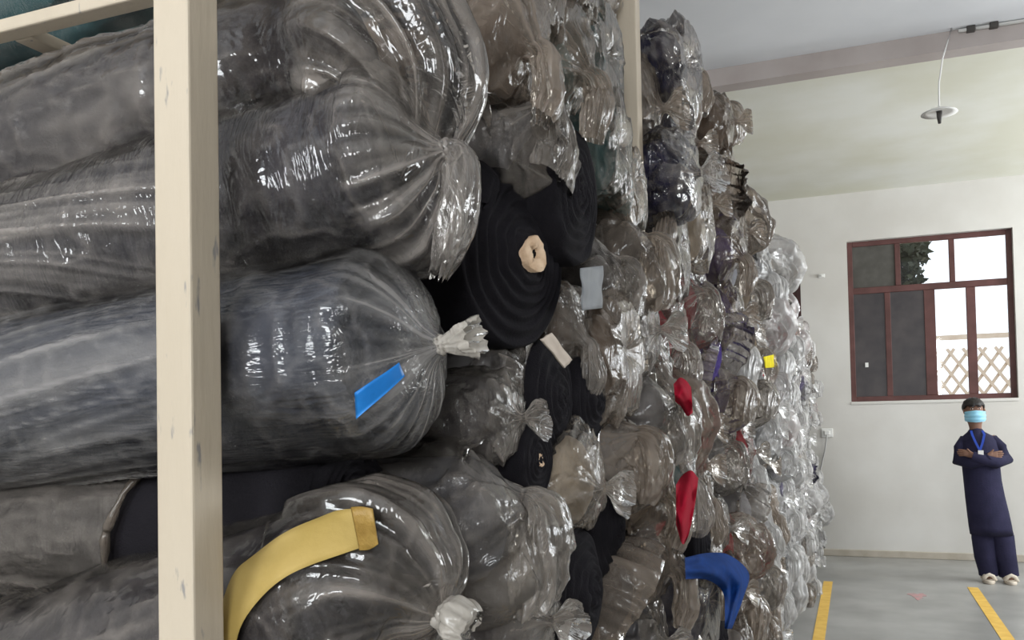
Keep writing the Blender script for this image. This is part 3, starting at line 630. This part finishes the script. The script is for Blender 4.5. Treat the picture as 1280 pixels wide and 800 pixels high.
Z1 = 'between the two cream posts'
def at(px, py, X): return onX(px, py, X)
NEAR = [  # px, py, X, R, fabric, film, kind, wrap
    (612, 522, -.56, .085, 'charcoal', 'film_fog', 'tuft', True),
    (600, 650, -.55, .118, 'slate', 'film_fog', 'skirt', True),
    (648, 770, -.53, .105, 'charcoal', 'film_fog', 'tuft', True),
    (625, 60, -.53, .100, 'brown', 'film_tan', 'rope', True),
    (655, -30, -.53, .10, 'brown', 'film_tan', 'stuffed', True),
    (640, 165, -.55, .105, 'grey', 'film_fog', 'skirt', True),
    (690, 90, -.53, .115, 'teal', 'film_tan', 'rope', True),
    (700, -40, -.52, .120, 'charcoal', 'film_tan', 'tuft', True),
    (720, 240, -.465, .135, 'black', 'film_fog', 'open', False),
    (733, 75, -.56, .125, 'teal', 'film_fog', 'stuffed', True),
    (750, 190, -.52, .105, 'teal', 'film_fog', 'stuffed', True),
    (730, -60, -.58, .12, 'brown', 'film_tan', 'stuffed', True),
    (690, 500, -.52, .115, 'black', 'film_fog', 'open', False),
    (640, 480, -.58, .085, 'grey', 'film_fog', 'stuffed', True),
    (700, 420, -.55, .085, 'brown', 'film_fog', 'rope', True),
    (672, 575, -.51, .070, 'black', 'film_fog', 'open', False),
    (715, 600, -.50, .100, 'beige', 'film_fog', 'tuft', True),
    (722, 740, -.49, .120, 'black', 'film_fog', 'open', False),
    (745, 345, -.53, .095, 'charcoal', 'film_fog', 'skirt', True),
    (752, 440, -.50, .115, 'brown', 'film_tan', 'stuffed', True),
    (735, 500, -.50, .09, 'black', 'film_fog', 'open', False),
    (765, 560, -.50, .11, 'grey', 'film_tan', 'skirt', True),
    (762, 660, -.50, .12, 'black', 'film_fog', 'open', False),
    (765, 740, -.52, .11, 'black', 'film_tan', 'open', True),
    (775, 320, -.52, .12, 'black', 'film_tan', 'skirt', True),
    (776, 238, -.51, .090, 'teal', 'film_tan', 'stuffed', True),
    (765, 90, -.68, .11, 'brown', 'film_tan', 'rope', True),
    (790, 420, -.50, .12, 'grey', 'film_fog', 'tuft', True),
    (805, 515, -.50, .12, 'grey', 'film_fog', 'skirt', True),
    (800, 610, -.50, .115, 'beige', 'film_tan', 'rope', True),
    (808, 700, -.50, .12, 'charcoal', 'film_tan', 'rope', True),
    (862, 762, -.45, .125, 'navy', 'film_fog', 'stuffed', True),
    (800, 800, -.52, .12, 'slate', 'film_fog', 'tuft', True),
]
for (px, py, X, R, fab, fm, kd, wr) in NEAR:
    bundle(at(px, py, X), R, fab, fm, kd, Z1, yaw=rng.uniform(-.05, .02), wrap=wr, core=(not wr and rng.random() < .4))
# navy bags that jut out beyond the second post
Z2 = 'beyond the slim far post'
for (px, py, X, R, kd) in [(842, 222, -.455, .132, 'tuft'), (838, 85, -.47, .125, 'stuffed'), (834, 155, -.49, .10, 'stuffed')]:
    bundle(at(px, py, X), R, 'navy', 'film_clear', kd, Z2, yaw=-.16, var=0)
# teal rolls behind the top of the near pile
for (x, y, z) in [(-.80, 1.36, 2.16), (-.70, 1.34, 2.42), (-.72, 1.62, 2.30)]:
    bundle((x, y, z), .125, 'teal', 'film_clear', 'tuft', 'behind the topmost grey roll')

# --- the long stack to the rear wall
def pick(y, z, k):
    u = y / YW
    px_col = rng.random()
    if y < 3.4: ws = dict(black=.30, charcoal=.2, grey=.2, beige=.12, navy=.08, teal=.05, red=.05)
    elif y < 5.2: ws = dict(black=.18, charcoal=.12, grey=.30, red=.10, purple=.10, beige=.15, slate=.05)
    else: ws = dict(black=.20, grey=.26, white=.26, pink=.10, beige=.08, purple=.04, charcoal=.06)
    if 2.45 < y < 3.05 and 1.1 < z < 2.0: ws = dict(red=.5, grey=.25, black=.25)
    if 3.05 < y < 3.5 and 1.3 < z < 2.4: ws = dict(purple=.6, grey=.3, navy=.1)
    if y > 4.6 and z > 2.1: ws = dict(pink=.4, red=.15, white=.25, beige=.2)
    t = rng.random() * sum(ws.values())
    for kk, vv in ws.items():
        t -= vv
        if t <= 0: break
    fm = rng.choices(['film_fog', 'film_tan', 'film_white'], [.45, .5, .05] if y < 3.6 else ([.3, .2, .5] if y < 4.8 else [.1, .0, .9]))[0]
    if y < 4.4 and z > 2.3: kk, fm = rng.choice(['brown', 'brown', 'charcoal', 'grey']), 'film_tan'
    if kk == 'black' and rng.random() < .45: return kk, fm, 'open', False
    return kk, fm, rng.choices(KINDS, [.26, .25, .22, .06, .18, .10])[0], True
used = [(at(p[0], p[1], p[2]), p[3]) for p in NEAR] + [(at(850, 218, -.47), .125), (at(845, 95, -.47), .125), (at(845, 160, -.5), .1), (np.array([-.5, 1.43, 1.83]), .155)]
col = 0; y = 2.42
while y < YW - .15:
    dR = .128 if y < 4 else .134
    top = 2.66 if y < 2.6 else (3.0 if y < 3.9 else 2.75 if y < 4.5 else 2.5 - .12 * max(0, (y - 6.5) / 4))
    z = dR + (dR if col % 2 else 0)
    while z < top - dR * .6:
        e = np.array([(-.54 if y < 3.4 else -.51) + rng.uniform(-.06, .06), y + rng.uniform(-.025, .025), z + rng.uniform(-.015, .015)])
        if all((abs(e[1] - q[0][1]) ** 2 + abs(e[2] - q[0][2]) ** 2) ** .5 > (q[1] + dR) * .78 for q in used):
            fab, fm, kd, wr = pick(y, z, 0)
            zone = Z2 if y < 4.6 else ('halfway along the tall stack' if y < 7.2 else 'close to the rear wall')
            bundle(e, dR * rng.uniform(.93, 1.0), fab, fm, kd, zone, yaw=rng.uniform(-.03, .03), wrap=wr)
        z += dR * 2.0
    y += dR * 1.98; col += 1
# lower rolls that carry the near pile
for y in (1.02, 1.31, 1.60, 1.89, 2.17):
    for z in (.13, .39, .65, .91):
        if y > 1.5 or True:
            bundle((-.56 + rng.uniform(-.03, .03), y, z), .128, rng.choice(['black', 'charcoal', 'grey']), 'film_fog', 'stuffed', 'low in the near pile')

# ------------------------------------------------------------------ the person by the rear wall
M['skin'] = surf('brown_skin', (0.20, 0.105, 0.07), (0.24, 0.13, 0.09), 12, 0.55, 0.05, 80)
M['hair'] = surf('black_hair', (0.012, 0.010, 0.010), (0.03, 0.026, 0.024), 30, 0.38, 0.5, 160, stretch=(1, 1, .2))
M['navycloth'] = surf('navy_cotton', (0.016, 0.015, 0.040), (0.024, 0.022, 0.055), 8, 0.9, 0.25, 60)
M['mask'] = surf('pale_blue_mask', (0.25, 0.55, 0.72), (0.34, 0.64, 0.80), 20, 0.8, 0.1, 90)
M['lanyard'] = surf('blue_ribbon', (0.02, 0.06, 0.38), None, rough=.6, bump=0)
M['sandal'] = surf('cream_sandal', (0.62, 0.54, 0.44), (0.70, 0.62, 0.52), 12, 0.7, 0.1, 60)
M['eye'] = surf('eye_white', (0.7, 0.68, 0.65), None, rough=.3, bump=0); M['pupil'] = surf('dark_iris', (.01, .008, .006), None, rough=.2, bump=0)
po = onZ(1249, 727, 0); PY = float(po[1])
pe = tag(empty('person', tuple(float(q) for q in po)), 'person in navy tunic and trousers, blue face mask, arms crossed, by the rear wall', 'person')
def pm(px, py, dy=0.): q = onY(px, py, PY); return Vector((float(q[0] - po[0]), dy, float(q[2])))
def skinned(name, joints, edges, root, mat, parent, sub=2):
    me = bpy.data.meshes.new(name); me.from_pydata([j[0] for j in joints], edges, []); o = link(name, me, mat, parent)
    md = o.modifiers.new('Skin', 'SKIN'); md.use_smooth_shade = True
    for i, j in enumerate(joints):
        r = j[1]; me.skin_vertices[0].data[i].radius = r if isinstance(r, tuple) else (r, r)
        me.skin_vertices[0].data[i].use_root = (i == root)
    sd = o.modifiers.new('Subdivision', 'SUBSURF'); sd.levels = sub; sd.render_levels = sub
    return o
J = [(pm(1237, 640), (.13, .10)), (pm(1231, 602), (.125, .09)), (pm(1224, 566), (.14, .10)), (pm(1220, 544), (.07, .06)), (pm(1219, 534, -.01), .05),
     (pm(1218, 522, -.02), (.072, .082)), (pm(1217, 511, -.02), (.078, .088)), (pm(1216.5, 503, -.015), (.058, .066)),
     (pm(1204, 551), .052), (pm(1199, 575, -.03), .042), (pm(1222, 574, -.15), .034), (pm(1235, 569, -.17), (.022, .03)), (pm(1240, 567.5, -.165), (.014, .034)),
     (pm(1241, 550), .052), (pm(1255, 574, -.03), .042), (pm(1228, 572, -.17), .034), (pm(1210, 568, -.16), (.022, .03)), (pm(1205.5, 565.5, -.155), (.014, .034)),
     (pm(1228, 648), .085), (pm(1231, 685, -.02), .055), (pm(1236, 717), .036), (pm(1237, 725, -.06), .032),
     (pm(1248, 648), .085), (pm(1256, 685, -.02), .055), (pm(1261, 717), .036), (pm(1263, 725, -.06), .032)]
E_ = [(0,1),(1,2),(2,3),(3,4),(4,5),(5,6),(6,7),(2,8),(8,9),(9,10),(10,11),(11,12),(2,13),(13,14),(14,15),(15,16),(16,17),(0,18),(18,19),(19,20),(20,21),(0,22),(22,23),(23,24),(24,25)]
for base, sgn in ((12, 1), (17, -1)):                              # four fingers and a thumb to each hand
    c = J[base][0]
    for k, (dz, l) in enumerate(((.026, .030), (.010, .036), (-.006, .033), (-.020, .026))):
        i = len(J); J += [(c + Vector((sgn*.018, -.002, dz)), .0085), (c + Vector((sgn*(.018+l), .006, dz*1.1)), .008), (c + Vector((sgn*(.022+l*1.5), .022, dz*1.1)), .0068)]
        E_ += [(base, i), (i, i+1), (i+1, i+2)]
    i = len(J); J += [(J[base-1][0] + Vector((sgn*.004, -.006, .034)), .0095), (J[base-1][0] + Vector((sgn*.026, -.008, .060)), .008)]
    E_ += [(base-1, i), (i, i+1)]
skinned('body', J, E_, 0, M['skin'], pe)
def loft(name, rings, mat, parent, n=28, mod=None, cap=(True, True)):
    """rings: (centre, rx, ry[, rz slant])"""
    V = []
    for i, (c, rx_, ry_) in enumerate(rings):
        for k in range(n):
            a = 2*math.pi*k/n; q = 1 + (mod(i, a) if mod else 0); V.append((c[0] + rx_*q*math.cos(a), c[1] + ry_*q*math.sin(a), c[2]))
    f = [[i*n+k, i*n+(k+1) % n, (i+1)*n+(k+1) % n, (i+1)*n+k] for i in range(len(rings)-1) for k in range(n)]
    if cap[0]: f.append(list(range(n))[::-1])
    if cap[1]: f.append([(len(rings)-1)*n+k for k in range(n)])
    return mesh(name, V, f)
def prings(rows):
    out_ = []
    for (py, l, r, ry) in rows: a, b = pm(l, py), pm(r, py); out_.append(((a + b) / 2, (b.x - a.x) / 2, ry))
    return out_
rows = [(534, 1213.5, 1225.5, .056), (540, 1209, 1231, .080), (545, 1203, 1241, .10), (551, 1199.5, 1247, .118), (562, 1200, 1250, .135), (580, 1202, 1250, .135), (600, 1204, 1252, .13), (620, 1206, 1256, .135), (640, 1208.5, 1261, .14), (658, 1211, 1265, .145), (668, 1213, 1266.5, .148), (666, 1216, 1263, .138)]
tu = loft('tunic', prings(rows), M['navycloth'], None, 36, lambda i, a: .035*math.sin(5*a + .4*i)*max(0, i-5)/6)
b = BM(); b.b.from_mesh(tu)
for pts, rs in (([pm(1212, 552), pm(1206, 551), pm(1200.5, 560, -.01), pm(1197.5, 575, -.04), pm(1212, 578, -.13), pm(1228, 573.5, -.165), pm(1234, 570, -.172)], [.045, .058, .060, .058, .056, .050, .046]),
                ([pm(1233, 552), pm(1241, 551), pm(1250, 560, -.01), pm(1257, 574, -.04), pm(1243, 577, -.14), pm(1224, 573, -.18), pm(1213, 569.5, -.168)], [.045, .058, .060, .058, .056, .050, .046])):
    b.tube(pts, rs, 16, cap=False)
b.out('tunic', M['navycloth'], pe, True)
b = BM()
for pts in ([(1229, 655), (1230, 672), (1232, 695), (1235.5, 712), (1236, 719)], [(1248, 655), (1252, 672), (1256, 695), (1260, 712), (1261.5, 720)]):
    b.tube([pm(*q) for q in pts], [.10, .105, .096, .086, .082], 20, cap=False)
b.out('trousers', M['navycloth'], pe, True)
hc = pm(1216.5, 509, -.01)
bm_ = bmesh.new(); bmesh.ops.create_uvsphere(bm_, u_segments=28, v_segments=20, radius=1)
bmesh.ops.delete(bm_, geom=[v for v in bm_.verts if v.co.z < (-.05 if v.co.y < -.35 else -.55) + .12*math.sin(v.co.x*9)], context='VERTS')
for v in bm_.verts: v.co = Vector((v.co.x*.094, v.co.y*.104 + .012, v.co.z*.092)) * (1 + .05*math.sin(v.co.x*14)*math.cos(v.co.y*11)) + hc
me = bpy.data.meshes.new('hair'); bm_.to_mesh(me); bm_.free(); me.polygons.foreach_set('use_smooth', np.ones(len(me.polygons), dtype=bool)); ho = link('hair', me, M['hair'], pe)
so_ = ho.modifiers.new('Solidify', 'SOLIDIFY'); so_.thickness = .012
V = []; nm = 15
for lay in (0, .004):
    for j in range(nm):
        for i in range(nm):
            u, v_ = i/(nm-1)*2-1, j/(nm-1); a = u*1.25; r = .094 + .014*math.sin(v_*math.pi)*math.cos(a) + lay + .003*math.sin(v_*18)
            V.append(pm(1218, 520.5, -.02) + Vector((r*math.sin(a)*.92, -r*math.cos(a)*1.02, (.5-v_)*.112*(1-.22*abs(u)))))
f = []
for j in range(nm-1):
    for i in range(nm-1): a = j*nm+i; f += [[a, a+1, a+nm+1, a+nm], [nm*nm+a, nm*nm+a+nm, nm*nm+a+nm+1, nm*nm+a+1]]
link('face_mask', mesh('face_mask', V, f), M['mask'], pe)
for sx in (-1, 1):
    BM().sphere(pm(1217.5, 512, -.02) + Vector((sx*.082, .01, -.012)), .026, .45, .8, 1.1, 12, 10).out('ear', M['skin'], pe, True)
    ey = BM().sphere(pm(1217.5, 511.5, -.02) + Vector((sx*.031, -.084, .003)), .010, 1.2, .6, .45, 12, 8).out('eye', M['eye'], pe, True)
    BM().sphere(pm(1217.5, 511.5, -.02) + Vector((sx*.031, -.0905, .003)), .006, 1, .5, 1, 10, 8).out('iris', M['pupil'], ey, True)
    BM().tube([pm(1217.5, 511.5, -.02) + Vector((sx*.014, -.089, .020)), pm(1217.5, 511.5, -.02) + Vector((sx*.032, -.089, .026)), pm(1217.5, 511.5, -.02) + Vector((sx*.050, -.078, .020))], .0045, 6).out('eyebrow', M['hair'], pe, True)
la = empty('lanyard'); la.parent = pe
def ribbon(pts, wd, nm_):
    V = []; pts = [Vector(p) for p in pts]
    for p in pts:
        for q in ((-wd/2, -.002), (wd/2, -.002), (wd/2, .002), (-wd/2, .002)): V.append(p + Vector((q[0], q[1], 0)))
    f = [[i*4+k, i*4+(k+1) % 4, i*4+4+(k+1) % 4, i*4+4+k] for i in range(len(pts)-1) for k in range(4)] + [[0, 3, 2, 1], [len(pts)*4-4+k for k in range(4)]]
    return link(nm_, mesh(nm_, V, f, False), M['lanyard'], la)
ribbon([pm(1213, 538, -.055), pm(1213.5, 543, -.105), pm(1217, 552, -.136), pm(1222, 562, -.152)], .02, 'ribbon')
ribbon([pm(1227, 538, -.055), pm(1228.5, 543, -.105), pm(1226, 552, -.136), pm(1222.5, 562, -.152)], .02, 'ribbon')
bq = pm(1222.5, 566, -.2)
BM().box(bq.x - .022, bq.x + .022, bq.y - .004, bq.y + .004, bq.z - .03, bq.z + .03).out('badge', M['white_plastic'], la)
for (px, py) in ((1235, 726), (1262, 727)):
    c = pm(px, py, -.05); c.z = 0; sd = empty('sandal'); sd.parent = pe
    me = loft('sole', [(c + Vector((0, 0, z)), .052*k, .135*k) for z, k in ((.0, .96), (.006, 1), (.026, 1), (.03, .96))], None, None, 24)
    link('sole', me, M['sandal'], sd)
    b = BM()
    for yy in (-.07, -.01, .06): b.tube([c + Vector((-.05, yy, .025)), c + Vector((-.03, yy, .065)), c + Vector((0, yy, .08)), c + Vector((.03, yy, .065)), c + Vector((.05, yy, .025))], .017, 8)
    b.out('strap', M['sandal'], sd, True)

bundle((-.66, 1.29, 1.18), .125, 'charcoal', 'film_fog', 'stuffed', 'low in the near pile')
# --- small loose things
def sheet(name, corners, mat, parent=None, nx=22, ny=14, wave=.01, thick=.003, seed=3):
    c = [np.array(q, float) for q in corners]; V = []
    nrm = np.cross(c[1] - c[0], c[3] - c[0]); nrm /= np.linalg.norm(nrm)
    for lay in (0, thick):
        for j in range(ny):
            for i in range(nx):
                u, v_ = i/(nx-1), j/(ny-1); p = (c[0]*(1-u) + c[1]*u)*(1-v_) + (c[3]*(1-u) + c[2]*u)*v_
                V.append(p + nrm * (lay + wave * (math.sin(u*9 + v_*3 + seed) + .6*math.sin(v_*11 - u*4 + seed*2))))
    n1 = nx*ny; f = []
    for j in range(ny-1):
        for i in range(nx-1):
            a = j*nx+i; f += [[a, a+1, a+nx+1, a+nx], [n1+a, n1+a+nx, n1+a+nx+1, n1+a+1]]
    for i in range(nx-1): f += [[i, n1+i, n1+i+1, i+1], [(ny-1)*nx+i, (ny-1)*nx+i+1, n1+(ny-1)*nx+i+1, n1+(ny-1)*nx+i]]
    for j in range(ny-1): f += [[j*nx, (j+1)*nx, n1+(j+1)*nx, n1+j*nx], [j*nx+nx-1, n1+j*nx+nx-1, n1+(j+1)*nx+nx-1, (j+1)*nx+nx-1]]
    return link(name, mesh(name, V, f), mat, parent)
def quad(pxs, X, dX=(0, 0, 0, 0)): return [onX(p[0], p[1], X + d_) for p, d_ in zip(pxs, dX)]
tag(sheet('cardboard_scrap', quad([(677, 424), (690, 416), (716, 450), (706, 460)], -.46), M['cardflat'], wave=.001), 'buff cardboard strip stuck between the bare black rolls', 'cardboard')
tag(sheet('paper_label', quad([(727, 335), (754, 332), (754, 385), (728, 388)], -.445), M['paperlabel'], wave=.002), 'grey paper label hanging among the black rolls', 'label')
tag(sheet('yellow_tag', quad([(955, 446), (968, 443), (970, 459), (957, 460)], -.34), cloth('yellow_card', (.75, .62, .02)), wave=.001), 'small bright yellow tag on a far white bundle', 'tag')
def strip_sheet(name, top, bot, X0, X1, mat, n=30, m_=10, wave=.008, thick=.004, seed=2):
    """cloth hanging out of the stack between two edges, the stack face at X0 to X1"""
    T = smoothpath([(*q, 0.) for q in top], n); B = smoothpath([(*q, 0.) for q in bot], n); V = []
    for lay in (0, -thick):
        for i in range(n):
            for k in range(m_):
                u = i/(n-1); v_ = k/(m_-1); q = T[i]*(1-v_) + B[i]*v_
                V.append(onX(q[0], q[1], X0*(1-u) + X1*u + lay + .02*math.sin(v_*math.pi) + wave*(math.sin(u*8+v_*5+seed) + .5*math.sin(v_*13-u*6))))
    n1 = n*m_; f = []
    for i in range(n-1):
        for k in range(m_-1): a = i*m_+k; f += [[a, a+1, a+m_+1, a+m_], [n1+a, n1+a+m_, n1+a+m_+1, n1+a+1]]
        for k in (0, m_-1): a = i*m_+k; f.append([a, a+m_, n1+a+m_, n1+a])
    for k in range(m_-1):
        for i in (0, n-1): a = i*m_+k; f.append([a, a+1, n1+a+1, n1+a])
    return link(name, mesh(name, V, f), mat)
tag(strip_sheet('blue_cloth', [(856, 697), (885, 691), (912, 694), (936, 716), (930, 745), (915, 786)], [(857, 724), (880, 724), (897, 732), (905, 745), (906, 765), (906, 786)], -.385, -.325, M['f_blue']), 'royal blue cloth draped out of the lower stack', 'cloth')
tag(strip_sheet('red_cloth', [(845, 606), (853, 594), (864, 588), (873, 598)], [(845, 655), (853, 680), (861, 668), (869, 630)], -.37, -.35, M['f_red'], 16, wave=.005), 'crimson cloth hanging above the royal blue cloth', 'cloth')
tag(strip_sheet('red_cloth', [(842, 480), (850, 472), (858, 476), (864, 484)], [(844, 502), (851, 508), (859, 520), (866, 516)], -.38, -.36, M['f_red'], 14, wave=.004), 'small crimson cloth end high in the stack', 'cloth')
print('ROLLS', NROLL[0])
